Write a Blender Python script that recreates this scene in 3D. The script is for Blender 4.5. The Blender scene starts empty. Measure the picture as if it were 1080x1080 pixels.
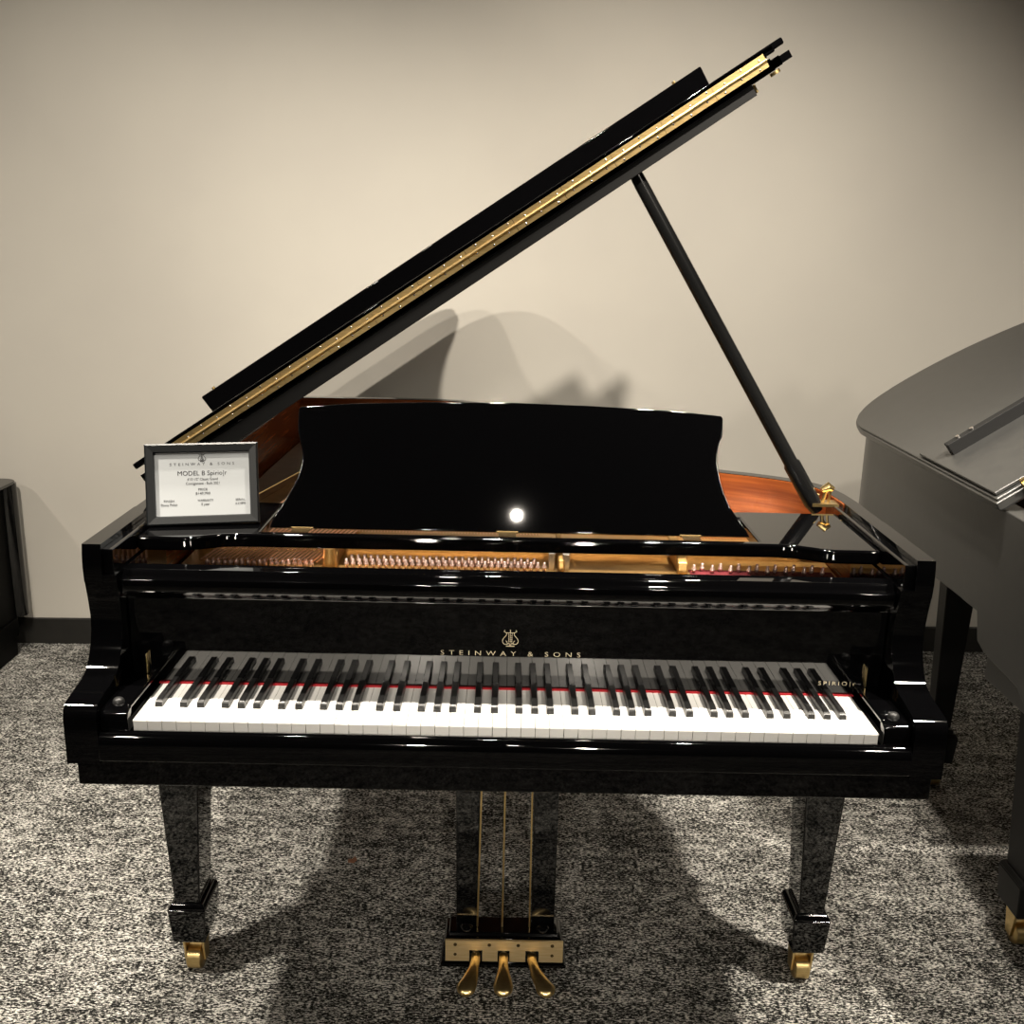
import bpy, bmesh, math, random
from mathutils import Vector, Matrix
random.seed(7)
S = bpy.context.scene
C = S.collection
R = math.radians

# ------------------------------------------------------------------ camera
cam_d = bpy.data.cameras.new('camera')
cam = bpy.data.objects.new('camera', cam_d)
C.objects.link(cam)
cam_d.sensor_width = 36.0
cam_d.lens = 36.0 * 1082.0 / 1080.0
cam_d.clip_start = 0.05
rt = Vector((0.9997658, -0.00144386, 0.02159269))
dn = Vector((0.02050968, -0.25515337, -0.96668304))
fw = Vector((0.0069052, 0.96689951, -0.25506401))
m = Matrix.Identity(4)
for i in range(3):
    m[i][0] = rt[i]; m[i][1] = -dn[i]; m[i][2] = -fw[i]
m.translation = Vector((-0.01013, -1.53602, 1.50485))
cam.matrix_world = m
S.camera = cam

# ------------------------------------------------------------------ world, lights, exposure
w = bpy.data.worlds.new('world'); S.world = w
w.use_nodes = True
bg = w.node_tree.nodes['Background']
bg.inputs[0].default_value = (1.0, 0.93, 0.82, 1); bg.inputs[1].default_value = 0.02
S.view_settings.view_transform = 'Standard'
S.view_settings.look = 'None'
S.view_settings.exposure = 0.0
S.view_settings.gamma = 1.0
S.view_settings.use_curve_mapping = False

WARM = (1.0, 0.91, 0.78)
def spot(name, loc, target, power, angle=80, blend=1.0, radius=0.04, col=WARM):
    d = bpy.data.lights.new(name, 'SPOT')
    d.energy = power; d.spot_size = R(angle); d.spot_blend = blend
    d.shadow_soft_size = radius; d.color = col
    o = bpy.data.objects.new(name, d); C.objects.link(o)
    o.location = loc
    v = Vector(target) - Vector(loc)
    o.rotation_euler = v.to_track_quat('-Z', 'Y').to_euler()
    return o
CEIL = 2.85
ZL = 2.72
# track above the keyboard
for x in (-0.75, -0.05, 0.65):
    spot('track_light', (x, 0.45, ZL), (x * 1.1, 0.20, 0.0), 210, 62, 1.0, 0.03)
# second track, washing the wall; its outermost pair is added fill
spot('wall_wash_and_fill', (0.52, -0.40, 2.62), (0.40, 2.14, 0.75), 280, 82, 1.0, 0.03)
spot('wall_wash_and_fill', (-0.20, -0.40, 2.62), (-0.3, 2.14, 0.75), 70, 80, 1.0, 0.03)
spot('wall_wash_and_fill', (-1.10, -0.40, 2.62), (-1.25, 2.14, 1.00), 225, 70, 1.0, 0.03)
spot('wall_wash_and_fill', (1.40, -0.40, 2.62), (1.05, 2.14, 0.85), 72, 72, 1.0, 0.03)
spot('wall_wash_and_fill', (3.10, -0.40, 2.62), (3.2, 2.14, 0.9), 170, 74, 1.0, 0.03)  # unseen fill added to lift the dark wall far right
spot('wall_wash_and_fill', (-3.10, -0.40, 2.62), (-3.2, 2.14, 0.9), 150, 74, 1.0, 0.03)  # matching unseen fill added for the wall far left
# spots over the open floor at either side
spot('floor_spot', (-1.50, -0.25, ZL), (-1.30, 0.50, 0.0), 420, 66, 1.0, 0.06)
spot('floor_spot', (1.45, -0.25, ZL), (1.10, 0.50, 0.0), 440, 64, 1.0, 0.06)
# lamps behind the viewer, mixed with fill lights added to the room
spot('room_and_fill_light', (0.062, -3.66, 2.70), (0.05, 0.3, 1.1), 15, 36, 1.0, 0.028)
spot('room_and_fill_light', (-1.80, -2.70, 2.70), (-0.5, 0.1, 0.85), 60, 44, 1.0, 0.05)  # weak ambient fill, added from front left
spot('room_and_fill_light', (1.80, -2.70, 2.70), (0.5, 0.1, 0.85), 60, 44, 1.0, 0.05)  # weak ambient fill, added from front right
spot('room_and_fill_light', (-0.60, -5.40, 2.60), (-0.36, 0.0, 0.66), 380, 20, 1.0, 0.06)
spot('room_and_fill_light', (0.60, -5.40, 2.60), (0.36, 0.0, 0.66), 380, 20, 1.0, 0.06)
spot('room_and_fill_light', (-0.80, -2.50, 2.70), (-0.7, -2.10, 0.0), 90, 60, 1.0, 0.05)  # added fill on the carpet that the fallboard mirrors
spot('room_and_fill_light', (0.85, -2.50, 2.70), (0.7, -2.10, 0.0), 90, 60, 1.0, 0.05)  # same carpet fill, added on the right

# ------------------------------------------------------------------ materials
def new_mat(name):
    mt = bpy.data.materials.new(name); mt.use_nodes = True
    return mt, mt.node_tree.nodes, mt.node_tree.links, mt.node_tree.nodes['Principled BSDF']
def simple(name, col, rough=0.4, metal=0.0, ior=1.5, coat=0.0):
    mt, n, l, b = new_mat(name)
    b.inputs['Base Color'].default_value = (*col, 1)
    b.inputs['Roughness'].default_value = rough
    b.inputs['Metallic'].default_value = metal
    b.inputs['IOR'].default_value = ior
    b.inputs['Coat Weight'].default_value = coat
    return mt
def noisy(name, c1, c2, scale, rough=0.4, metal=0.0, stretch=(1, 1, 1), bump=0.0, detail=4, lo=0.35, hi=0.65, ior=1.5, distort=0.0):
    mt, n, l, b = new_mat(name)
    tc = n.new('ShaderNodeTexCoord'); mp = n.new('ShaderNodeMapping'); nz = n.new('ShaderNodeTexNoise'); cr = n.new('ShaderNodeValToRGB')
    mp.inputs['Scale'].default_value = stretch
    nz.inputs['Scale'].default_value = scale; nz.inputs['Detail'].default_value = detail
    nz.inputs['Distortion'].default_value = distort
    l.new(tc.outputs['Object'], mp.inputs[0]); l.new(mp.outputs[0], nz.inputs['Vector']); l.new(nz.outputs['Fac'], cr.inputs[0])
    cr.color_ramp.elements[0].position = lo; cr.color_ramp.elements[0].color = (*c1, 1)
    cr.color_ramp.elements[1].position = hi; cr.color_ramp.elements[1].color = (*c2, 1)
    l.new(cr.outputs[0], b.inputs['Base Color'])
    b.inputs['Roughness'].default_value = rough; b.inputs['Metallic'].default_value = metal; b.inputs['IOR'].default_value = ior
    if bump:
        bp = n.new('ShaderNodeBump'); bp.inputs['Strength'].default_value = bump; bp.inputs['Distance'].default_value = 0.002
        l.new(nz.outputs['Fac'], bp.inputs['Height']); l.new(bp.outputs[0], b.inputs['Normal'])
    return mt

M_BLACK = simple('polished_ebony', (0.0012, 0.0012, 0.0014), 0.03, ior=1.55)
M_SATIN = noisy('satin_ebony', (0.029, 0.029, 0.028), (0.034, 0.034, 0.032), 40, 0.36, ior=2.0)
M_SATIN_SHADED = simple('satin_ebony_shaded', (0.014, 0.014, 0.014), 0.42, ior=1.25)  # satin ebony darkened: shade on legs and flap lip put into the colour
M_CABB = simple('cabinet_black', (0.0012, 0.0012, 0.0012), 0.5, ior=1.15)
M_LIDU = simple('lid_underside_black', (0.004, 0.004, 0.004), 0.45, ior=1.35)
M_PROP = simple('prop_black', (0.006, 0.006, 0.006), 0.22, ior=1.6)
M_DARK = simple('matte_black', (0.012, 0.012, 0.012), 0.5)
M_BRASS = noisy('brass', (0.72, 0.52, 0.22), (0.84, 0.63, 0.30), 60, 0.30, 1.0, (1, 8, 8))
M_BRUSH = noisy('brushed_brass', (0.54, 0.38, 0.16), (0.68, 0.50, 0.23), 120, 0.36, 1.0, (0.3, 4, 4))
M_GOLDP = noisy('bronze_plate', (0.46, 0.27, 0.09), (0.56, 0.34, 0.12), 30, 0.34, 0.75)
M_FLANGE = noisy('dark_bronze', (0.16, 0.085, 0.035), (0.20, 0.11, 0.045), 25, 0.4, 0.5)
M_PLATE = noisy('satin_brass', (0.80, 0.60, 0.30), (0.90, 0.70, 0.40), 90, 0.5, 0.85, (0.3, 4, 4))
M_STEEL = simple('steel', (0.72, 0.68, 0.64), 0.25, 1.0)
M_PIN = simple('tuning_pin_metal', (0.80, 0.60, 0.54), 0.35, 0.8)
M_COPPER = simple('copper_string', (0.88, 0.50, 0.33), 0.3, 1.0)
M_PINR = simple('pin_red_cloth', (0.13, 0.006, 0.012), 0.8)
M_FELT = simple('red_felt', (0.42, 0.012, 0.02), 0.9)
M_WHITE = simple('white_key_plastic', (0.86, 0.85, 0.82), 0.25)
M_BKEY = simple('black_key_plastic', (0.006, 0.006, 0.006), 0.3)
M_MAHO = noisy('mahogany', (0.16, 0.036, 0.010), (0.30, 0.080, 0.020), 5, 0.25, 0, (1.0, 1.0, 22.0), detail=5, distort=0.2)
M_FRAME = simple('black_frame', (0.007, 0.0085, 0.0095), 0.42)
M_PAPER = simple('card_paper', (0.62, 0.65, 0.67), 0.7)
M_INK = simple('ink', (0.05, 0.05, 0.055), 0.8)
M_GOLDL = simple('gold_lettering', (0.88, 0.76, 0.52), 0.4, 0.0)
M_RUBBER = simple('rubber_button', (0.02, 0.02, 0.02), 0.45)
M_SCREW = simple('dark_screw', (0.16, 0.11, 0.05), 0.4, 1.0)
M_FLECK = simple('brown_scrap', (0.20, 0.09, 0.045), 0.8)
M_BASEB = noisy('baseboard_vinyl', (0.012, 0.0115, 0.010), (0.016, 0.015, 0.013), 20, 0.5)
M_CEIL = simple('ceiling_black', (0.006, 0.006, 0.006), 0.9)
M_WALL = noisy('wall_paint', (0.56, 0.53, 0.475), (0.58, 0.55, 0.49), 3, 0.75, bump=0.0)
M_WALLD = noisy('dark_wall_paint', (0.06, 0.055, 0.05), (0.065, 0.06, 0.055), 3, 0.8)

def carpet():
    mt, n, l, b = new_mat('carpet')
    tc = n.new('ShaderNodeTexCoord')
    def nz(scale, st, det, rough=0.6):
        mp = n.new('ShaderNodeMapping'); mp.inputs['Scale'].default_value = st
        t = n.new('ShaderNodeTexNoise'); t.inputs['Scale'].default_value = scale; t.inputs['Detail'].default_value = det
        t.inputs['Roughness'].default_value = rough
        l.new(tc.outputs['Object'], mp.inputs[0]); l.new(mp.outputs[0], t.inputs['Vector'])
        return t.outputs['Fac']
    a = nz(1.0, (115, 270, 1), 2.0, 0.75)
    c = nz(1.0, (26, 50, 1), 2.0)
    d = nz(1.0, (5, 9, 1), 2.0)
    m1 = n.new('ShaderNodeMath'); m1.operation = 'MULTIPLY_ADD'; m1.inputs[1].default_value = 0.30
    l.new(c, m1.inputs[0]); l.new(a, m1.inputs[2])
    m2 = n.new('ShaderNodeMath'); m2.operation = 'MULTIPLY_ADD'; m2.inputs[1].default_value = 0.16
    l.new(d, m2.inputs[0]); l.new(m1.outputs[0], m2.inputs[2])
    cr = n.new('ShaderNodeValToRGB'); e = cr.color_ramp.elements
    e[0].position = 0.680; e[0].color = (0.009, 0.009, 0.0085, 1)
    e[1].position = 0.845; e[1].color = (0.70, 0.68, 0.63, 1)
    x = e.new(0.745); x.color = (0.11, 0.107, 0.098, 1)
    l.new(m2.outputs[0], cr.inputs[0]); l.new(cr.outputs[0], b.inputs['Base Color'])
    b.inputs['Roughness'].default_value = 0.95; b.inputs['Specular IOR Level'].default_value = 0.1
    bp = n.new('ShaderNodeBump'); bp.inputs['Strength'].default_value = 0.6; bp.inputs['Distance'].default_value = 0.004
    l.new(m2.outputs[0], bp.inputs['Height']); l.new(bp.outputs[0], b.inputs['Normal'])
    return mt
M_CARPET = carpet()

# ------------------------------------------------------------------ helpers
def link(name, bm, mat, parent=None, bevel=0.0, seg=2, smooth=40, mats=None):
    bmesh.ops.recalc_face_normals(bm, faces=bm.faces)
    me = bpy.data.meshes.new(name); bm.to_mesh(me); bm.free()
    for mm in (mats or [mat]): me.materials.append(mm)
    if smooth:
        me.shade_smooth(); me.set_sharp_from_angle(angle=R(smooth))
    o = bpy.data.objects.new(name, me); C.objects.link(o)
    if parent: o.parent = parent
    if bevel:
        b = o.modifiers.new('bevel', 'BEVEL'); b.width = bevel; b.segments = seg; b.limit_method = 'ANGLE'; b.angle_limit = R(35)
        b.harden_normals = True
    return o
def tag(o, label=None, cat=None, group=None, kind=None):
    if label: o['label'] = label
    if cat: o['category'] = cat
    if group: o['group'] = group
    if kind: o['kind'] = kind
    return o
def empty(name, loc=(0, 0, 0)):
    o = bpy.data.objects.new(name, None); C.objects.link(o); o.location = loc
    return o
def box(bm, x0, x1, y0, y1, z0, z1, mi=0):
    vs = [bm.verts.new(p) for p in ((x0, y0, z0), (x1, y0, z0), (x1, y1, z0), (x0, y1, z0), (x0, y0, z1), (x1, y0, z1), (x1, y1, z1), (x0, y1, z1))]
    for f in ((0, 3, 2, 1), (4, 5, 6, 7), (0, 1, 5, 4), (1, 2, 6, 5), (2, 3, 7, 6), (3, 0, 4, 7)):
        bm.faces.new([vs[i] for i in f]).material_index = mi
    return vs
def frustum(bm, lo, hi, z0, z1):
    """tapered block: lo/hi = (x0,x1,y0,y1) at z0/z1"""
    vs = []
    for (x0, x1, y0, y1), z in ((lo, z0), (hi, z1)):
        vs += [bm.verts.new(p) for p in ((x0, y0, z), (x1, y0, z), (x1, y1, z), (x0, y1, z))]
    for f in ((0, 3, 2, 1), (4, 5, 6, 7), (0, 1, 5, 4), (1, 2, 6, 5), (2, 3, 7, 6), (3, 0, 4, 7)):
        bm.faces.new([vs[i] for i in f])
def loft(bm, secs, cap=True, mi=0):
    """secs: list of equal length closed rings of 3D points"""
    rings = [[bm.verts.new(p) for p in s] for s in secs]
    n = len(rings[0])
    for a, b in zip(rings[:-1], rings[1:]):
        for i in range(n):
            bm.faces.new((a[i], a[(i + 1) % n], b[(i + 1) % n], b[i])).material_index = mi
    if cap:
        bm.faces.new(rings[0][::-1]).material_index = mi; bm.faces.new(rings[-1]).material_index = mi
def prism(bm, pts, axis, a, b, mi=0):
    def P(p, t):
        return {'X': (t, p[0], p[1]), 'Y': (p[0], t, p[1]), 'Z': (p[0], p[1], t)}[axis]
    loft(bm, [[P(p, a) for p in pts], [P(p, b) for p in pts]], True, mi)
def tube(bm, pts, r, n=8, cap=True):
    pts = [Vector(p) for p in pts]
    rs = r if isinstance(r, (list, tuple)) else [r] * len(pts)
    secs = []
    for i, p in enumerate(pts):
        d = (pts[min(i + 1, len(pts) - 1)] - pts[max(i - 1, 0)]).normalized()
        u = d.cross(Vector((0, 0, 1)))
        if u.length < 1e-3: u = d.cross(Vector((0, 1, 0)))
        u.normalize(); v = d.cross(u)
        secs.append([p + rs[i] * (math.cos(2 * math.pi * k / n) * u + math.sin(2 * math.pi * k / n) * v) for k in range(n)])
    loft(bm, secs, cap)
def disc(bm, c, axis, r, h, n=16, dome=0.0):
    c = Vector(c); ax = Vector(axis).normalized()
    tube(bm, [c, c + ax * h], r, n) if not dome else tube(bm, [c, c + ax * h * .5, c + ax * h * .85, c + ax * h], [r, r * .95, r * .7, r * .15], n)
def spline(P, n=8, closed=False):
    P = [Vector(p) for p in P]; o = []; L = len(P)
    rng = range(L) if closed else range(L - 1)
    g = (lambda i: P[i % L]) if closed else (lambda i: P[min(max(i, 0), L - 1)])
    for i in rng:
        p0, p1, p2, p3 = g(i - 1), g(i), g(i + 1), g(i + 2)
        for k in range(n):
            t = k / n
            o.append(0.5 * ((2 * p1) + (-p0 + p2) * t + (2 * p0 - 5 * p1 + 4 * p2 - p3) * t * t + (-p0 + 3 * p1 - 3 * p2 + p3) * t ** 3))
    if not closed: o.append(P[-1])
    return o
def offset(path, d, closed=False):
    """offset a 2D path to its right-hand side for d>0 (path seen from above)"""
    n = len(path); out = []
    for i, p in enumerate(path):
        a = path[(i - 1) % n] if (closed or i > 0) else p
        b = path[(i + 1) % n] if (closed or i < n - 1) else p
        t = (Vector(b) - Vector(a)); t.normalize()
        out.append(Vector((p[0] + t[1] * d, p[1] - t[0] * d)))
    return out
def arc(cx, cy, r, a0, a1, n=6):
    return [(cx + r * math.cos(R(a0 + (a1 - a0) * k / n)), cy + r * math.sin(R(a0 + (a1 - a0) * k / n))) for k in range(n + 1)]
def rbox(x0, x1, y0, y1, r, n=5):
    return arc(x0 + r, y0 + r, r, 180, 270, n) + arc(x1 - r, y0 + r, r, 270, 360, n) + arc(x1 - r, y1 - r, r, 0, 90, n) + arc(x0 + r, y1 - r, r, 90, 180, n)
def text_mesh(bm, body, size, mtx, thick=0.0, space=1.0, align='CENTER', width=None, off=0.0):
    """flat lettering added to bm; mtx maps text plane (x right, y up) into place; width fits the line"""
    cu = bpy.data.curves.new('lettering', 'FONT'); cu.body = body; cu.size = size; cu.align_x = align
    cu.space_character = space; cu.extrude = thick; cu.offset = off; cu.resolution_u = 3
    o = bpy.data.objects.new('lettering_source', cu); C.objects.link(o)
    dg = bpy.context.evaluated_depsgraph_get(); dg.update()
    me = bpy.data.meshes.new_from_object(o.evaluated_get(dg))
    sx = 1.0
    if width and len(me.vertices):
        xs = [v.co.x for v in me.vertices]; sx = width / (max(xs) - min(xs))
        mid = (max(xs) + min(xs)) / 2 if align == 'CENTER' else 0
        for v in me.vertices: v.co.x = (v.co.x - mid) * sx
    me.transform(mtx); bm.from_mesh(me)
    bpy.data.objects.remove(o); bpy.data.curves.remove(cu); bpy.data.meshes.remove(me)
def stroke(bm, pts, r, mtx, n=5):
    tube(bm, [mtx @ Vector((p[0], p[1], 0)) for p in pts], r, n)
def lyre_emblem(bm, h, mtx, r):
    """small lyre mark: two curling arms, crossbar, strings, foot; unit height h, origin at its foot"""
    k = h
    for s in (-1, 1):
        stroke(bm, [(p.x * s * k, p.y * k) for p in spline([(.30, .98), (.36, .90), (.30, .86), (.22, .80), (.24, .66), (.40, .46), (.44, .28), (.34, .14), (.18, .14), (.06, .18), (.03, .06)], 4)], r, mtx)
        stroke(bm, [(p.x * s * k, p.y * k) for p in spline([(.26, .34), (.18, .28), (.20, .22), (.12, .20)], 3)], r * .8, mtx)
    stroke(bm, [(-.22 * k, .82 * k), (.22 * k, .82 * k)], r, mtx)
    for x in (-.10, 0, .10):
        stroke(bm, [(x * k, .80 * k), (x * k * .8, .24 * k)], r * .6, mtx)
    for y in (.7, .58, .46, .34):
        stroke(bm, [(-.12 * k, y * k), (.12 * k, (y - .06) * k)], r * .5, mtx)
    stroke(bm, [(-.24 * k, 0.02 * k), (.24 * k, 0.02 * k)], r * 1.6, mtx)
    stroke(bm, [(0, .84 * k), (0, 1.0 * k)], r * 1.4, mtx)

# ------------------------------------------------------------------ room
WY = 2.1402; WS = 0.0268
def wall_y(x): return WY + WS * x
bm = bmesh.new(); box(bm, -5, 5.5, -6, 2.6, -0.1, 0); tag(link('floor', bm, M_CARPET, smooth=0), kind='structure')
bm = bmesh.new(); prism(bm, [(-5, wall_y(-5)), (5.5, wall_y(5.5)), (5.5, wall_y(5.5) + .1), (-5, wall_y(-5) + .1)], 'Z', -0.1, CEIL + .1)
tag(link('wall_back', bm, M_WALL, smooth=0), kind='structure')
bm = bmesh.new(); box(bm, -5.1, -5, -6, 2.6, -.1, CEIL + .1); tag(link('wall_left', bm, M_WALL, smooth=0), kind='structure')
bm = bmesh.new(); box(bm, 5.5, 5.6, -6, 2.6, -.1, CEIL + .1); tag(link('wall_right', bm, M_WALL, smooth=0), kind='structure')
bm = bmesh.new(); box(bm, -5.1, 5.6, -6.1, -6, -.1, CEIL + .1); tag(link('wall_front', bm, M_WALLD, smooth=0), kind='structure')
bm = bmesh.new(); box(bm, -5.1, 5.6, -6.1, 2.6, CEIL, CEIL + .1); tag(link('ceiling', bm, M_CEIL, smooth=0), kind='structure')
bm = bmesh.new()
prism(bm, [(-5, wall_y(-5) - .012), (5.5, wall_y(5.5) - .012), (5.5, wall_y(5.5) + .002), (-5, wall_y(-5) + .002)], 'Z', 0, .101)
tag(link('baseboard_back', bm, M_BASEB, bevel=.004), kind='structure')

# ------------------------------------------------------------------ outlines shared by the grand pianos
W = 0.7154
TAIL = [(-.7154, 1.45), (-.7154, 1.70), (-.7125, 1.775), (-.698, 1.803), (-.66, 1.812), (-.54, 1.815), (-.37, 1.818), (-.22, 1.808), (-.13, 1.778), (-.045, 1.715), (.01, 1.63), (.045, 1.53),
        (.075, 1.40), (.13, 1.23), (.22, 1.06), (.34, .92), (.476, .815), (.56, .772), (.63, .73), (.68, .68), (.706, .61), (.7154, .52)]
OUT = [Vector((-W, .30))] + spline(TAIL, 6) + [Vector((W, .30))]      # clockwise seen from above; interior on the right-hand side
def shell(bm, outer, inner, z0, z1, mi_in=0):
    n = len(outer)
    v = [[bm.verts.new((p[0], p[1], z)) for p in P] for P, z in ((outer, z0), (outer, z1), (inner, z1), (inner, z0))]
    for i in range(n - 1):
        for a, b, mi in ((0, 1, 0), (1, 2, 0), (2, 3, mi_in), (3, 0, 0)):
            bm.faces.new((v[a][i], v[a][i + 1], v[b][i + 1], v[b][i])).material_index = mi
    bm.faces.new([v[k][0] for k in range(4)]); bm.faces.new([v[k][-1] for k in (3, 2, 1, 0)])
ARM = [(-.020, .665), (-.021, .745), (-.017, .758), (-.008, .767), (.02, .772), (.06, .778), (.082, .786), (.098, .804), (.110, .825), (.117, .848), (.118, .872),
       (.114, .900), (.108, .930), (.105, .960), (.107, .985), (.110, 1.0)]

# ================================================================== glossy black grand piano
P1 = tag(empty('grand_piano'), 'polished black grand piano with raised lid and open keyboard, centre of the room', 'piano')

bm = bmesh.new()
shell(bm, OUT, offset(OUT, .030), .70, 1.0)
for s in (-1, 1):
    low = [p for p in ARM if p[1] < .948] + [(.1062, .948), (.36, .948), (.36, .665)]
    prism(bm, low, 'X', s * .6625, s * (W + .0006))
    up = [(.1075, .934)] + [p for p in ARM if p[1] > .94] + [(.36, 1.0), (.36, .934)]
    prism(bm, [(y - .0004 if y < .2 else y, z + .0004 if z > .99 else z) for y, z in up], 'X', s * .685, s * (W + .0012))
link('case', bm, M_BLACK, P1, bevel=.003, seg=3)

bm = bmesh.new()
INN = [Vector((-W, .50))] + OUT[1:-1] + [Vector((W, .50))]
shell(bm, offset(INN, .0296), offset(INN, .0325), .74, .9985)
for s in (-1, 1): box(bm, s * .664, s * .6855, .20, .52, .74, .944)
link('inner_rim', bm, M_MAHO, P1, smooth=60)['label'] = 'reddish brown mahogany veneer lining the inside of the case'

for s in (-1, 1):
    bm = bmesh.new(); box(bm, s * .667, s * .6855, .112, .56, .945, .991)
    link('side_rail', bm, M_BLACK, P1, bevel=.002)

bm = bmesh.new(); box(bm, -.706, .706, -.008, .46, .620, .668)
for x in (-.45, -.15, .15, .45): box(bm, x - .05, x + .05, .44, 1.0, .63, .70)
box(bm, -.66, .66, .30, .40, .66, .70)
link('keybed', bm, M_BLACK, P1, bevel=.003)
# underside beams and bottom of the soundboard
bm = bmesh.new(); prism(bm, [tuple(p) for p in offset(OUT, .028)], 'Z', .735, .745)
link('soundboard', bm, M_MAHO, P1)

bm = bmesh.new()
prism(bm, [(-.008, .668), (-.0235, .672), (-.0245, .700), (-.022, .712), (-.016, .719), (-.008, .721)], 'X', -.662, .662)
link('keyslip', bm, M_BLACK, P1, bevel=.0015)

# key blocks with round knobs
for s in (-1, 1):
    bm = bmesh.new()
    prism(bm, [(-.008, .690), (-.009, .742), (-.005, .751), (.004, .755), (.145, .755), (.145, .690)], 'X', s * .6165, s * .662)
    prism(bm, [(0.0, .735), (0.01, .7575), (.145, .7575), (.145, .735)], 'X', s * .6165, s * .6235)
    kb = link('key_block', bm, M_BLACK, P1, bevel=.003, seg=3)
    bm = bmesh.new(); disc(bm, (s * .641, .022, .755), (0, 0, 1), .0095, .009, 16, dome=1)
    link('knob', bm, M_RUBBER, kb)
    bm = bmesh.new(); box(bm, s * .632, s * .6345, .138, .1478, .756, .792)
    link('fallboard_pivot', bm, M_BRASS, P1, bevel=.0006)

# fallboard
bm = bmesh.new()
fb = [(.1485, .7372), (.1475, .740), (.1475, .7415), (.1475, .8905), (.1475, .892), (.1465, .8955), (.142, .899), (.134, .902), (.126, .906), (.121, .914), (.120, .926), (.1225, .935), (.129, .939), (.131, .943), (.138, .949), (.170, .949), (.175, .74)]
prism(bm, fb, 'X', -.661, .661)
FB = link('fallboard', bm, M_BLACK, P1, bevel=.001, smooth=50)
bm = bmesh.new(); box(bm, -.6155, .6155, .1435, .1495, .735, .7375)
link('felt_strip', bm, M_FELT, P1)['label'] = 'thin red felt strip behind the keys'
fm = Matrix.Translation((.005, .1472, .7985)) @ Matrix.Rotation(R(90), 4, 'X')
bm = bmesh.new(); text_mesh(bm, 'STEINWAY & SONS', .0125, fm, .0002, 1.9, width=.246, off=-.0002)
link('lettering', bm, M_GOLDL, FB, smooth=0)['label'] = 'fine gold capitals STEINWAY & SONS'
bm = bmesh.new(); lyre_emblem(bm, .031, Matrix.Translation((.004, .1470, .8165)) @ Matrix.Rotation(R(90), 4, 'X'), .00055)
link('lyre_emblem', bm, M_GOLDL, FB, smooth=0)['label'] = 'small gold lyre emblem above the lettering'
bm = bmesh.new(); text_mesh(bm, 'SPIRIO|r', .0105, Matrix.Translation((.5855, .1472, .7545)) @ Matrix.Rotation(R(90), 4, 'X'), .0002, 1.4, width=.066, off=-.00015)
link('model_lettering', bm, M_GOLDL, FB, smooth=0)['label'] = 'small gold letters SPIRIO|r at the treble end'

# keys
PITCH = 1.2246 / 52
def white_mesh():
    bm = bmesh.new(); g = PITCH / 2 - .00045
    prism(bm, [(0, .7335), (.0012, .735), (.152, .735), (.152, .712), (.002, .712), (.002, .7322), (0, .7322)], 'X', -g, g)
    bmesh.ops.recalc_face_normals(bm, faces=bm.faces)
    me = bpy.data.meshes.new('white_key'); bm.to_mesh(me); bm.free(); me.materials.append(M_WHITE); return me
def black_mesh():
    bm = bmesh.new()
    lo = [(-.0062, .050), (.0062, .050), (.0062, .152), (-.0062, .152)]
    hi = [(-.0046, .0575), (.0046, .0575), (.0046, .152), (-.0046, .152)]
    md = [(-.0058, .0510), (.0058, .0510), (.0058, .152), (-.0058, .152)]
    m2 = [(-.0052, .0545), (.0052, .0545), (.0052, .152), (-.0052, .152)]
    loft(bm, [[(x, y, z) for x, y in q] for q, z in ((lo, .735), (md, .7435), (m2, .7462), (hi, .747))])
    bmesh.ops.recalc_face_normals(bm, faces=bm.faces)
    me = bpy.data.meshes.new('black_key'); bm.to_mesh(me); bm.free(); me.materials.append(M_BKEY)
    me.shade_smooth(); me.set_sharp_from_angle(angle=R(35)); return me
wm, km = white_mesh(), black_mesh()
SHIFT = {'A': .0028, 'C': -.0026, 'D': .0026, 'F': -.0030, 'G': 0.0}
for i in range(52):
    x = -1.2246 / 2 + PITCH * (i + .5)
    o = bpy.data.objects.new('white_key', wm); C.objects.link(o); o.parent = P1; o.location = (x, 0, random.uniform(-.00025, .00025))
    n_ = 'ABCDEFG'[i % 7]
    if n_ in SHIFT and i < 51:
        b = bpy.data.objects.new('black_key', km); C.objects.link(b); b.parent = P1; b.location = (x + PITCH / 2 + SHIFT[n_], 0, 0)

# bronze iron frame, struts, strings and tuning pins
bm = bmesh.new()
FLANGE = [(-.660, .938), (-.622, .938), (-.574, 1.18), (-.46, 1.70), (-.655, 1.70), (-.662, 1.2)]
pl = [p for p in offset(OUT, .052)]
pl = [Vector((-.655, .30))] + [p for p in pl if p[1] > .31] + [Vector((.655, .30))]
prism(bm, [tuple(p) for p in pl], 'Z', .855, .866)
box(bm, -.655, .655, .535, .575, .860, .900)
PLATE = link('iron_plate', bm, M_GOLDP, P1, bevel=.003)
bm = bmesh.new()
prism(bm, [FLANGE[k] for k in range(len(FLANGE))], 'Z', .866, .885)
BF = link('bass_flange', bm, M_FLANGE, P1, bevel=.002)
bm = bmesh.new(); tube(bm, [(-.622, .936, .886), (-.574, 1.178, .886), (-.46, 1.698, .886)], .0016, 6); link('flange_edge', bm, M_BRASS, BF)
for x0, x1, y1 in ((-.372, -.344, 1.55), (.098, .112, 1.30), (.338, .360, .86)):
    bm = bmesh.new(); prism(bm, [(.42, .866), (.425, .888), (.45, .900), (y1 - .05, .912), (y1, .866)], 'X', x0, x1)
    link('plate_strut', bm, M_GOLDP, P1, bevel=.004)
bm = bmesh.new(); tube(bm, [(-.358, .425, .866), (-.358, .425, .906)], [.017, .012], 16); link('plate_post', bm, M_GOLDP, P1)
bm = bmesh.new(); box(bm, .108, .122, .43, .45, .866, .900); box(bm, .08, .092, .43, .45, .866, .902); link('plate_bracket', bm, M_STEEL, P1, bevel=.001)
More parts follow.
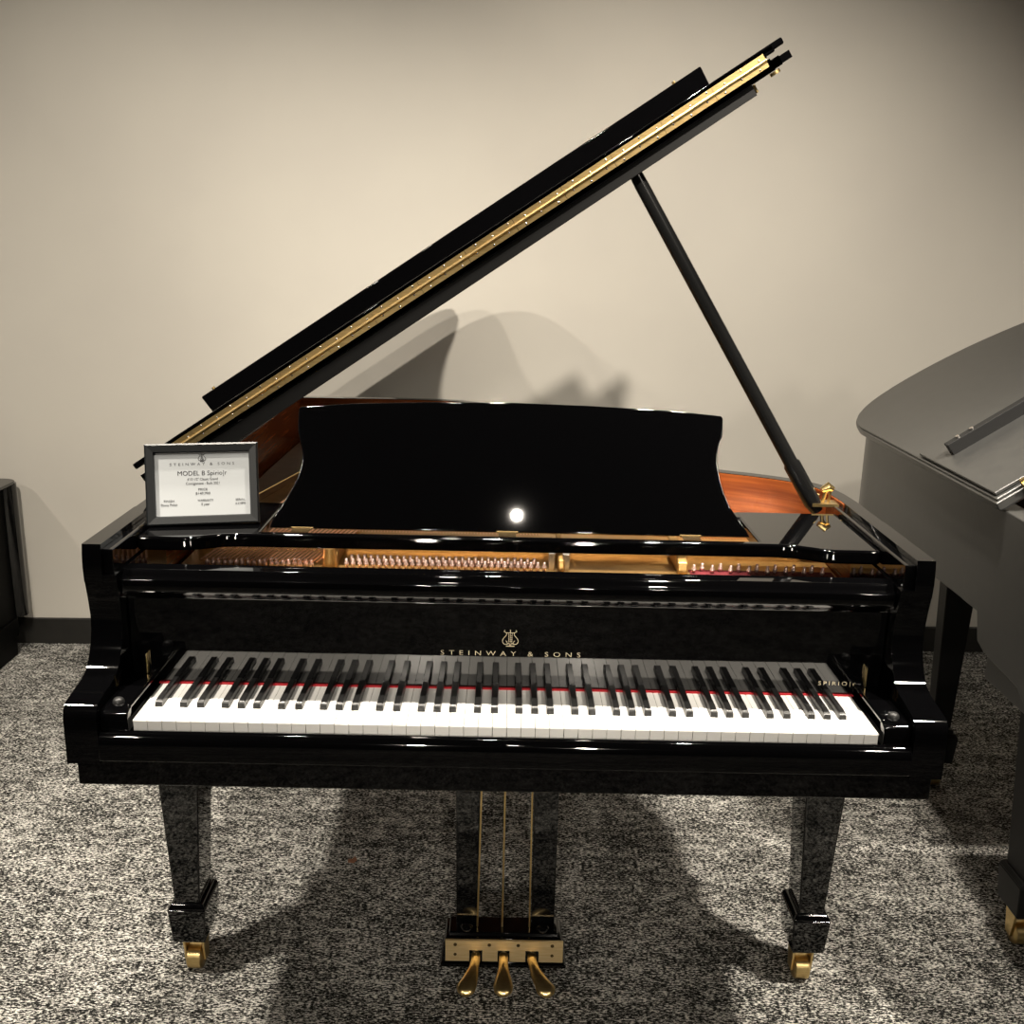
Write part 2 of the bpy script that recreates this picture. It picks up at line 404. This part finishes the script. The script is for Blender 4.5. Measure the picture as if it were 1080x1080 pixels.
bm = bmesh.new(); box(bm, .365, .655, .40, .45, .866, .8675)
link('string_felt', bm, M_PINR, P1)['label'] = 'red felt bed under the strings'
pins = [(-.60 + .0115 * k, .415 + .003 * (k % 2)) for k in range(19)] + [(-.325 + .0132 * k, .425 + .0) for k in range(31)] + \
       [(-.3185 + .0132 * k, .452) for k in range(29)] + [(.372 + .0185 * k, .43 + .012 * (k % 2)) for k in range(15)]
bm = bmesh.new(); tube(bm, [(0, 0, 0), (0, -.003, .019)], .0030, 8); tube(bm, [(0, -.0008, .005), (0, -.0018, .011)], .0046, 8)
bmesh.ops.recalc_face_normals(bm, faces=bm.faces)
pm = bpy.data.meshes.new('tuning_pin'); bm.to_mesh(pm); bm.free(); pm.materials.append(M_PIN); pm.shade_smooth()
for x, y in pins:
    o = bpy.data.objects.new('tuning_pin', pm); C.objects.link(o); o.parent = P1; o.location = (x, y, .866)
bm = bmesh.new()
for k in range(26): tube(bm, [(-.61 + .0092 * k, .40, .884), (-.56 + .0092 * k, .535, .903), (-.45 + .014 * k, 1.45 + .006 * k, .912)], .0021, 4)
for k in range(60): tube(bm, [(-.325 + .0066 * k, .56, .902), (-.40 + .0075 * k, 1.45 - .010 * k, .895)], .0008, 3)
for k in range(40): tube(bm, [(.37 + .0068 * k, .56, .902), (.33 + .0068 * k, .80 - .002 * k, .895)], .0007, 3)
tag(link('strings', bm, M_COPPER, P1), kind='stuff')

# music shelf: front rail with forward wings, side wings, back rail
def ogee(s):
    return [(s * .455, .252), (s * .49, .252), (s * .52, .248), (s * .545, .236), (s * .565, .226), (s * .59, .222), (s * .666, .222)]
bm = bmesh.new()
front = ogee(1)[::-1] + ogee(-1)
prism(bm, front + [(-.666, .486), (-.458, .486), (-.458, .272), (.458, .272), (.458, .486), (.666, .486)], 'Z', .956, .982)
box(bm, -.470, .470, .44, .4855, .958, .9815)
SH = link('music_shelf', bm, M_BLACK, P1, bevel=.005, seg=3)
for x in (-.385, -.005, .335):
    bm = bmesh.new(); box(bm, x - .016, x + .016, .270, .302, .9815, .9828); tube(bm, [(x - .020, .296, .9825), (x + .020, .296, .9825)], .0022, 8)
    link('desk_hinge', bm, M_SCREW, SH)

# music desk
T = R(19)
DP = [(-.447, -.002), (-.440, .018), (-.425, .042), (-.407, .074), (-.394, .108), (-.391, .138), (-.397, .165), (-.401, .186), (-.4005, .222)]
topc = [(-.397, .2265), (-.30, .2345), (-.15, .2405), (0, .2425), (.15, .2395), (.30, .2335), (.393, .2255)]
DPR = [(.396, .221), (.3955, .189), (.389, .171), (.3865, .137), (.3945, .095), (.412, .052), (.435, .020), (.4475, -.002)]
prof = [(p.x, p.y) for p in spline([(a, b, 0) for a, b in DP], 4)] + topc + [(p.x, p.y) for p in spline([(a, b, 0) for a, b in DPR], 4)]
bm = bmesh.new()
def dk(p, t): return (p[0], .300 + p[1] * math.sin(T) + t * math.cos(T), .983 + p[1] * math.cos(T) - t * math.sin(T))
loft(bm, [[dk(p, 0) for p in prof], [dk(p, .017) for p in prof]])
link('music_desk', bm, M_BLACK, P1, bevel=.003, seg=3)
bm = bmesh.new(); tube(bm, [dk((0, .17), .018), (0, .470, .984)], .006, 8); link('desk_support', bm, M_BRASS, P1)

# raised lid (its own frame: s along the lid, n across its thickness)
A = R(33.6); LO = Vector((-.735, 0, 1.03)); LS = Vector((math.cos(A), 0, math.sin(A))); LN = Vector((-math.sin(A), 0, math.cos(A)))
def lid_pt(s, y, n): return LO + LS * s + LN * n + Vector((0, y, 0))
LT = [(-.733, 1.45), (-.733, 1.74), (-.730, 1.81), (-.716, 1.845), (-.68, 1.86), (-.54, 1.87), (-.37, 1.878), (-.20, 1.882), (-.08, 1.86), (.01, 1.80), (.06, 1.71), (.085, 1.60),
      (.105, 1.46), (.155, 1.28), (.242, 1.10), (.355, .945), (.485, .82), (.57, .765), (.645, .712), (.698, .655), (.725, .59), (.733, .51)]
LOUT = [Vector((-.733, .46))] + spline(LT, 6) + [Vector((.733, .46))]
def lid_slab(bm, pts, n0, n1):
    loft(bm, [[lid_pt(p[0] + .735, p[1], n0) for p in pts], [lid_pt(p[0] + .735, p[1], n1) for p in pts]])
bm = bmesh.new()
ins = offset(LOUT, .036); ins[0] = Vector((-.697, .46)); ins[-1] = Vector((.697, .46))
lid_slab(bm, ins, -.009, .0135)
mid_ = offset(LOUT, .020); mid_[0] = Vector((-.713, .46)); mid_[-1] = Vector((.713, .46))
lid_slab(bm, mid_, -.0075, .010)
lid_slab(bm, LOUT, -.006, .008)
LID = link('lid', bm, M_BLACK, P1, bevel=.003)
bm = bmesh.new()
loft(bm, [[lid_pt(s, y, n) for s, n in ((.10, -.0085), (1.386, -.0085), (1.386, -.029), (.10, -.0405))] for y in (.47, .51)])
link('lid_rail', bm, M_LIDU, LID, bevel=.001)
bm = bmesh.new()
def flap_slab(pts, n0, n1): loft(bm, [[lid_pt(p[0], p[1], n0) for p in pts], [lid_pt(p[0], p[1], n1) for p in pts]])
flap_slab([(.040, .462), (1.430, .462), (1.430, .80), (.040, .80)], .0155, .0345)
flap_slab([(.020, .462), (1.448, .462), (1.448, .81), (.020, .81)], .019, .034)
flap_slab([(0.0, .462), (1.468, .462), (1.468, .818), (0.0, .818)], .022, .0345)
FL = link('front_flap', bm, M_BLACK, LID, bevel=.003)
bm = bmesh.new()
loft(bm, [[lid_pt(s, y, n) for s, n in ((.086, .034), (1.396, .034), (1.398, .082), (.084, .082))] for y in (.80, .818)])
link('flap_lip', bm, M_BLACK, FL, bevel=.003)
bm = bmesh.new()
for s_ in (.118, 1.335): disc(bm, lid_pt(s_, .809, .082), LN, .004, .005, 8)
link('lip_pins', bm, M_BRASS, FL)
# long brass hinge between lid and flap
bm = bmesh.new()
N = 13
for k in range(N):
    s0 = .035 + 1.39 * k / N; s1 = .035 + 1.39 * (k + 1) / N - .0008
    for n0, n1 in ((.0018, .0128), (.0158, .0268)):
        loft(bm, [[lid_pt(s, y, n) for s, n in ((s0, n0), (s1, n0), (s1, n1), (s0, n1))] for y in (.4575, .461)])
tube(bm, [lid_pt(.035, .456, .0143), lid_pt(1.425, .456, .0143)], .0034, 10)
HG = link('piano_hinge', bm, M_BRUSH, LID)
HG['label'] = 'long brass hinge joining lid and folded front flap'
bm = bmesh.new()
for k in range(N * 3):
    s = .035 + 1.39 * (k + .5) / (N * 3)
    for n in (.0072, .0216):
        q = lid_pt(s + (.006 if n > .01 else 0), .4577, n + (.002 if k % 2 else -.002)); disc(bm, q, (0, -1, 0), .0022, .0012, 8, dome=1)
link('hinge_screws', bm, M_STEEL, LID)
bm = bmesh.new(); disc(bm, lid_pt(1.392, .49, -.010), -LN, .004, .016, 8); disc(bm, lid_pt(1.430, .466, -.010), -LN, .010, .006, 10)
link('lid_buffer', bm, M_BRASS, LID)

# lid prop with its brass cup
bm = bmesh.new()
p0, p1 = Vector((.640, .53, .975)), Vector((.2215, .50, 1.636))
d = (p1 - p0).normalized(); u = Vector((d.z, 0, -d.x)); v = Vector((0, 1, 0))
def prop_ring(t, hw, hy):
    c = p0 + (p1 - p0) * t
    return [c + u * (hw * math.cos(a)) + v * (hy * math.sin(a)) for a in [2 * math.pi * k / 12 for k in range(12)]]
loft(bm, [prop_ring(0, .012, .010), prop_ring(.03, .0178, .012), prop_ring(.15, .0178, .012), prop_ring(.158, .0145, .011), prop_ring(.55, .0140, .010), prop_ring(.96, .0135, .010), prop_ring(1.0, .0125, .009)])
link('lid_prop', bm, M_PROP, P1, smooth=50)
bm = bmesh.new()
box(bm, .625, .680, .515, .555, .988, .994); tube(bm, [(.652, .54, .992), (.656, .54, 1.012), (.660, .54, 1.020)], [.004, .004, .006], 8)
tube(bm, [(.648, .54, 1.018), (.662, .54, 1.026), (.672, .54, 1.020)], [.006, .010, .006], 10)
tube(bm, [(.640, .54, .994), (.643, .54, 1.008), (.637, .54, 1.010)], .003, 6); tube(bm, [(.664, .54, .992), (.667, .54, 1.016)], .003, 6)
link('prop_bracket', bm, M_BRASS, P1)

# legs with brass casters
def leg(parent, cx, cy, ztop, mat, dy=.055):
    bm = bmesh.new()
    frustum(bm, (cx - .026, cx + .026, cy - dy * .75, cy + dy * .75), (cx - .047, cx + .047, cy - dy, cy + dy), .178, ztop)
    frustum(bm, (cx - .028, cx + .028, cy - .042, cy + .042), (cx - .0265, cx + .0265, cy - .040, cy + .040), .172, .190)
    frustum(bm, (cx - .033, cx + .033, cy - .046, cy + .046), (cx - .039, cx + .039, cy - .052, cy + .052), .088, .168)
    frustum(bm, (cx - .039, cx + .039, cy - .052, cy + .052), (cx - .032, cx + .032, cy - .045, cy + .045), .168, .180)
    L = link('leg', bm, M_SATIN_SHADED if mat is M_SATIN else mat, parent, bevel=.003)
    bm = bmesh.new()
    box(bm, cx - .023, cx + .023, cy - .024, cy + .024, .080, .0885)
    for s in (-1, 1): prism(bm, [(cy - .022, .082), (cy + .022, .082), (cy + .012, .020), (cy - .012, .020)], 'X', cx + s * .017, cx + s * .022)
    link('caster_fork', bm, M_BRASS, L, bevel=.001)
    bm = bmesh.new()
    tube(bm, [(cx - .016, cy - .004, .0262), (cx - .013, cy - .004, .0262), (cx + .013, cy - .004, .0262), (cx + .016, cy - .004, .0262)], [.022, .026, .026, .022], 24)
    link('caster_wheel', bm, M_BRASS, L)
    return L
leg(P1, -.645, .335, .62, M_BLACK)
leg(P1, .638, .335, .62, M_BLACK)
leg(P1, -.33, 1.55, .735, M_BLACK)

# pedal lyre
LY = bpy.data.objects.new('pedal_lyre', None)
bm = bmesh.new()
frustum(bm, (-.124, .134, .302, .38), (-.118, .128, .304, .376), .040, .094)
frustum(bm, (-.112, .122, .312, .372), (-.109, .119, .318, .370), .094, .104)
frustum(bm, (-.117, .127, .304, .376), (-.116, .126, .308, .374), .090, .098)
box(bm, -.126, .137, .297, .385, .034, .042)
LY = link('pedal_lyre', bm, M_BLACK, P1, bevel=.002)
for s, x0, x1, t0, t1 in ((-1, -.095, -.050, -.1005, -.048), (1, .063, .112, .0605, .1125)):
    bm = bmesh.new(); frustum(bm, (x0, x1, .342, .385), (t0, t1, .345, .395), .098, .625)
    link('lyre_post', bm, M_BLACK, LY, bevel=.002)
    bm = bmesh.new(); disc(bm, ((x0 + x1) / 2, .332, .1035), (0, 0, 1), .014, .012, 16, dome=1)
    link('lyre_knob', bm, M_BLACK, LY)
bm = bmesh.new()
slots = [(-.0655, -.0385), (-.0065, .0185), (.0515, .079)]
xs = [-.1155] + [q for sl in slots for q in sl] + [.1295]
for i in range(0, 8, 2): box(bm, xs[i], xs[i + 1], .2975, .3025, .049, .0985)
for a, b in slots: box(bm, a, b, .2975, .3025, .0755, .0985)
PP = link('pedal_plate', bm, M_PLATE, LY); PP['label'] = 'brushed brass plate around the pedals'
bm = bmesh.new()
for x in (-.095, -.024, .036, .107): disc(bm, (x, .2978, .089), (0, -1, 0), .0038, .0012, 10)
for x in (-.095, .107): disc(bm, (x, .2978, .0655), (0, -1, 0), .0034, .0012, 10)
link('plate_screws', bm, M_SCREW, LY)
for (a, b), tx in zip(slots, (-.068, .0062, .091)):
    cx = (a + b) / 2; bm = bmesh.new(); secs = []
    for x, y, z, hw, hh in ((cx, .330, .062, .010, .006), (cx, .285, .062, .0095, .007), (cx * .8 + tx * .2, .262, .060, .0105, .0075), (cx * .4 + tx * .6, .238, .055, .0165, .008), (tx, .222, .050, .0205, .008), (tx * 1.03 - .03 * cx, .210, .046, .0175, .007), (tx * 1.05 - .05 * cx, .203, .044, .009, .004)):
        secs.append([(x + hw * math.cos(t), y, z + hh * math.sin(t)) for t in [2 * math.pi * k / 14 for k in range(14)]])
    loft(bm, secs); o = link('pedal', bm, M_BRASS, LY, smooth=60)
for (x0, x1) in ((-.0505, -.043), (.002, .002), (.0595, .0565)):
    bm = bmesh.new(); tube(bm, [(x0, .338, .100), (x1, .345, .625)], .0020, 8); link('pedal_rod', bm, M_BRASS, LY)

# ================================================================== satin grand piano at the right
P2 = tag(empty('grand_piano', (0, 0, 0)), 'satin charcoal grand piano with raised lid, cut off by the right edge of the picture', 'piano')
GX = 1.0
def gp(p): return Vector((p[0], p[1]))
GT = [(GX, 1.22), (GX + .004, 1.30), (GX + .03, 1.375), (GX + .10, 1.425), (GX + .22, 1.437), (GX + .37, 1.415), (GX + .52, 1.345), (GX + .66, 1.22), (GX + .80, 1.07), (GX + .97, .92), (GX + 1.14, .82), (GX + 1.28, .76), (GX + 1.38, .68), (GX + 1.43, .55)]
GOUT = [Vector((GX, .52))] + spline(GT, 5) + [Vector((GX + 1.43, .50))]
bm = bmesh.new(); shell(bm, GOUT, offset(GOUT, .035), .765, 1.0)
for x0, x1 in ((GX - .0006, GX + .05), (GX + 1.38, GX + 1.4306)):
    prism(bm, [(.60, 1.0006), (.60, .7644), (.524, .7644), (.505, .705), (.47, .692), (.41, .687), (.32, .680), (.285, .660), (.262, .625), (.25, .60), (-.02, .60), (-.02, .76), (.06, .78), (.115, .85), (.105, .95), (.11, 1.0006)], 'X', x0, x1)
link('case', bm, M_SATIN, P2, bevel=.003, seg=2)
bm = bmesh.new(); prism(bm, [tuple(p) for p in offset(GOUT, .03)], 'Z', .785, .80); link('soundboard', bm, M_MAHO, P2)
bm = bmesh.new(); box(bm, GX + .05, GX + 1.38, .0, .55, .60, .66); box(bm, GX + .05, GX + 1.38, .12, .16, .66, .93); link('keybed', bm, M_SATIN, P2, bevel=.003)
GO = Vector((GX - .018, 0, 1.004))
def g_pt(s, y, n): return GO + LS * s + LN * n + Vector((0, y, 0))
GLO = [Vector((0, .455))] + spline([(0, 1.24), (.004, 1.32), (.037, 1.40), (.112, 1.448), (.235, 1.457), (.387, 1.425), (.53, 1.355), (.68, 1.235), (.82, 1.085), (.99, .935), (1.16, .838), (1.30, .775), (1.41, .69), (1.463, .56)], 6) + [Vector((1.466, .455))]
bm = bmesh.new()
def gl(pts, n0, n1): loft(bm, [[g_pt(p[0], p[1], n0) for p in pts], [g_pt(p[0], p[1], n1) for p in pts]])
gi = offset(GLO, .006); gi[0] = Vector((.006, .46)); gi[-1] = Vector((1.46, .46))
gl(gi, -.008, .022); gl(GLO, -.003, .016)
GLID = link('lid', bm, M_SATIN, P2, bevel=.003, seg=3)
bm = bmesh.new(); tilt = .0
def gf(s, y, n): return g_pt(s, y, n)
loft(bm, [[gf(s, y, n0 + (y - .47) * k) for s, y in ((.012, .47), (1.44, .47), (1.44, .865), (.012, .865))] for n0, k in ((.0235, .002), (.031, .002))])
GF = link('front_flap', bm, M_SATIN, GLID, bevel=.002)
bm = bmesh.new(); loft(bm, [[gf(s, y, n) for s, n in ((.050, .026), (1.38, .026), (1.382, .060), (.047, .060))] for y in (.745, .767)])
link('flap_lip', bm, M_SATIN_SHADED, GF, bevel=.001)  # lip takes the darkened copy, its dim front face painted in
bm = bmesh.new(); tube(bm, [gf(.078, .757, .060), gf(.078, .757, .064)], .005, 8); tube(bm, [gf(.113, .757, .060), gf(.113, .757, .064)], .005, 8); link('flap_pin', bm, M_STEEL, GF)
bm = bmesh.new(); loft(bm, [[gf(s, y, n) for s, n in ((.06, .004), (1.40, .004), (1.40, .036), (.06, .036))] for y in (.449, .456)]); tube(bm, [gf(.06, .447, .026), gf(1.40, .447, .026)], .004, 8)
link('piano_hinge', bm, M_BRUSH, GLID)
leg(P2, 1.165, .46, .60, M_SATIN)
leg(P2, 1.250, 1.16, .78, M_SATIN, .028)
leg(P2, 2.28, .46, .60, M_SATIN)

# ================================================================== price sign in a black frame
SG = tag(empty('sign_frame'), 'small black picture frame with a printed white price card, standing on the music shelf', 'sign')
q0 = Vector((-.6676, .2823, .984)); q1 = Vector((-.4693, .3194, .9855))
ex = (q1 - q0).normalized(); wid = (q1 - q0).length
nrm = Vector((ex.y, -ex.x, 0)).normalized(); lean = R(11.5)
ey = (Vector((0, 0, 1)) * math.cos(lean) - nrm * math.sin(lean)).normalized()
ez = ex.cross(ey)
SM = Matrix((( ex.x, ey.x, ez.x, q0.x), (ex.y, ey.y, ez.y, q0.y), (ex.z, ey.z, ez.z, q0.z), (0, 0, 0, 1)))
SW, SHH = wid, .1505
bm = bmesh.new()
def fr(a, z): return [SM @ Vector((x, y, z)) for x, y in ((a, a), (SW - a, a), (SW - a, SHH - a), (a, SHH - a))]
rings = [fr(0, -.010), fr(0, .002), fr(.003, .005), fr(.015, .003), fr(.0165, -.002), fr(.0165, -.006)]
rv = [[bm.verts.new(p) for p in r_] for r_ in rings]
for a, b in zip(rv[:-1], rv[1:]):
    for i in range(4): bm.faces.new((a[i], a[(i + 1) % 4], b[(i + 1) % 4], b[i]))
bm.faces.new(rv[0][::-1])
link('frame', bm, M_FRAME, SG, smooth=0)
bm = bmesh.new(); box(bm, .0165, SW - .0165, .0165, SHH - .0205, -.0055, -.0035)
bm.transform(SM); CARD = link('card', bm, M_PAPER, SG, smooth=0)
CARD['label'] = 'white price card behind the frame'
bm = bmesh.new()
mx = SW / 2
def ln(txt, size, x, y, width=None, sp=1.0): text_mesh(bm, txt, size, SM @ Matrix.Translation((x, y, -.0033)), 0.0001, sp, width=width)
ln('STEINWAY & SONS', .0070, mx, 0.1094, .115, 1.8)
ln('MODEL B Spirio|r', .0120, mx, 0.0909, .088)
ln('6\'10 1/2" Classic Grand', .0066, mx, 0.0817, .054)
ln('Consignment - Built 2021', .0066, mx, 0.0739, .060)
ln('PRICE', .0060, mx, 0.0628, .016)
ln('$149,900', .0062, mx, 0.0554, .026)
ln('WARRANTY', .0056, mx + .004, 0.0425, .028)
ln('5 year', .0056, mx + .004, 0.0355, .015)
ln('FINISH', .0056, .040, 0.0425, .018)
ln('Ebony Polish', .0056, .040, 0.0355, .029)
ln('SERIAL', .0052, SW - .034, 0.0425, .017)
ln('# 610896', .0052, SW - .034, 0.0355, .018)
lyre_emblem(bm, .0150, SM @ Matrix.Translation((mx, .1165, -.0032)), .0005)
link('lettering', bm, M_INK, CARD, smooth=0)['label'] = 'dark grey printed lettering with a lyre mark'
bm = bmesh.new(); a_ = SM @ Vector((SW / 2 - .03, .10, -.010)); b_ = SM @ Vector((SW / 2 + .03, .10, -.010)); c_ = Vector((b_.x, b_.y + .05, .986)); e_ = Vector((a_.x, a_.y + .05, .986))
vv = [bm.verts.new(p) for p in (a_, b_, c_, e_)]; bm.faces.new(vv)
bmesh.ops.solidify(bm, geom=bm.faces[:], thickness=.003); link('easel_back', bm, M_FRAME, SG, smooth=0)

# ================================================================== black cabinet at the left edge
CB = tag(empty('cabinet'), 'low black rounded cabinet on a stepped plinth against the wall at the left edge', 'cabinet')
bm = bmesh.new()
loft(bm, [[(x, y, z) for x, y in rbox(-2.45, -1.785, 1.35, 2.03, .02)] for z in (.140, .632)])
link('body', bm, M_CABB, CB, bevel=.004)
bm = bmesh.new(); loft(bm, [[(x, y, z) for x, y in rbox(-1.830, -1.756, 1.988, 2.062, .036)] for z in (.140, .632)])
link('corner_post', bm, M_BLACK, CB)
bm = bmesh.new(); loft(bm, [[(x, y, z) for x, y in rbox(-2.46, -1.756, 1.34, 2.062, .05)] for z in (.632, .642)])
link('top', bm, M_BLACK, CB, bevel=.003)
bm = bmesh.new(); loft(bm, [[(x, y, z) for x, y in rbox(-2.44, -1.778, 1.36, 2.01, .03)] for z in (.070, .140)]); link('plinth', bm, M_CABB, CB, bevel=.003)
bm = bmesh.new(); loft(bm, [[(x, y, z) for x, y in rbox(-2.44, -1.784, 1.36, 2.00, .03)] for z in (.0, .068)]); link('foot_plinth', bm, M_CABB, CB, bevel=.003)

# scrap on the carpet
bm = bmesh.new()
prism(bm, [(-.383, .712), (-.368, .710), (-.362, .722), (-.368, .735), (-.374, .724), (-.384, .722)], 'Z', .0005, .004)
tag(link('paper_scrap', bm, M_FLECK, smooth=0), 'tiny brown scrap lying on the grey carpet beneath the piano', 'scrap')
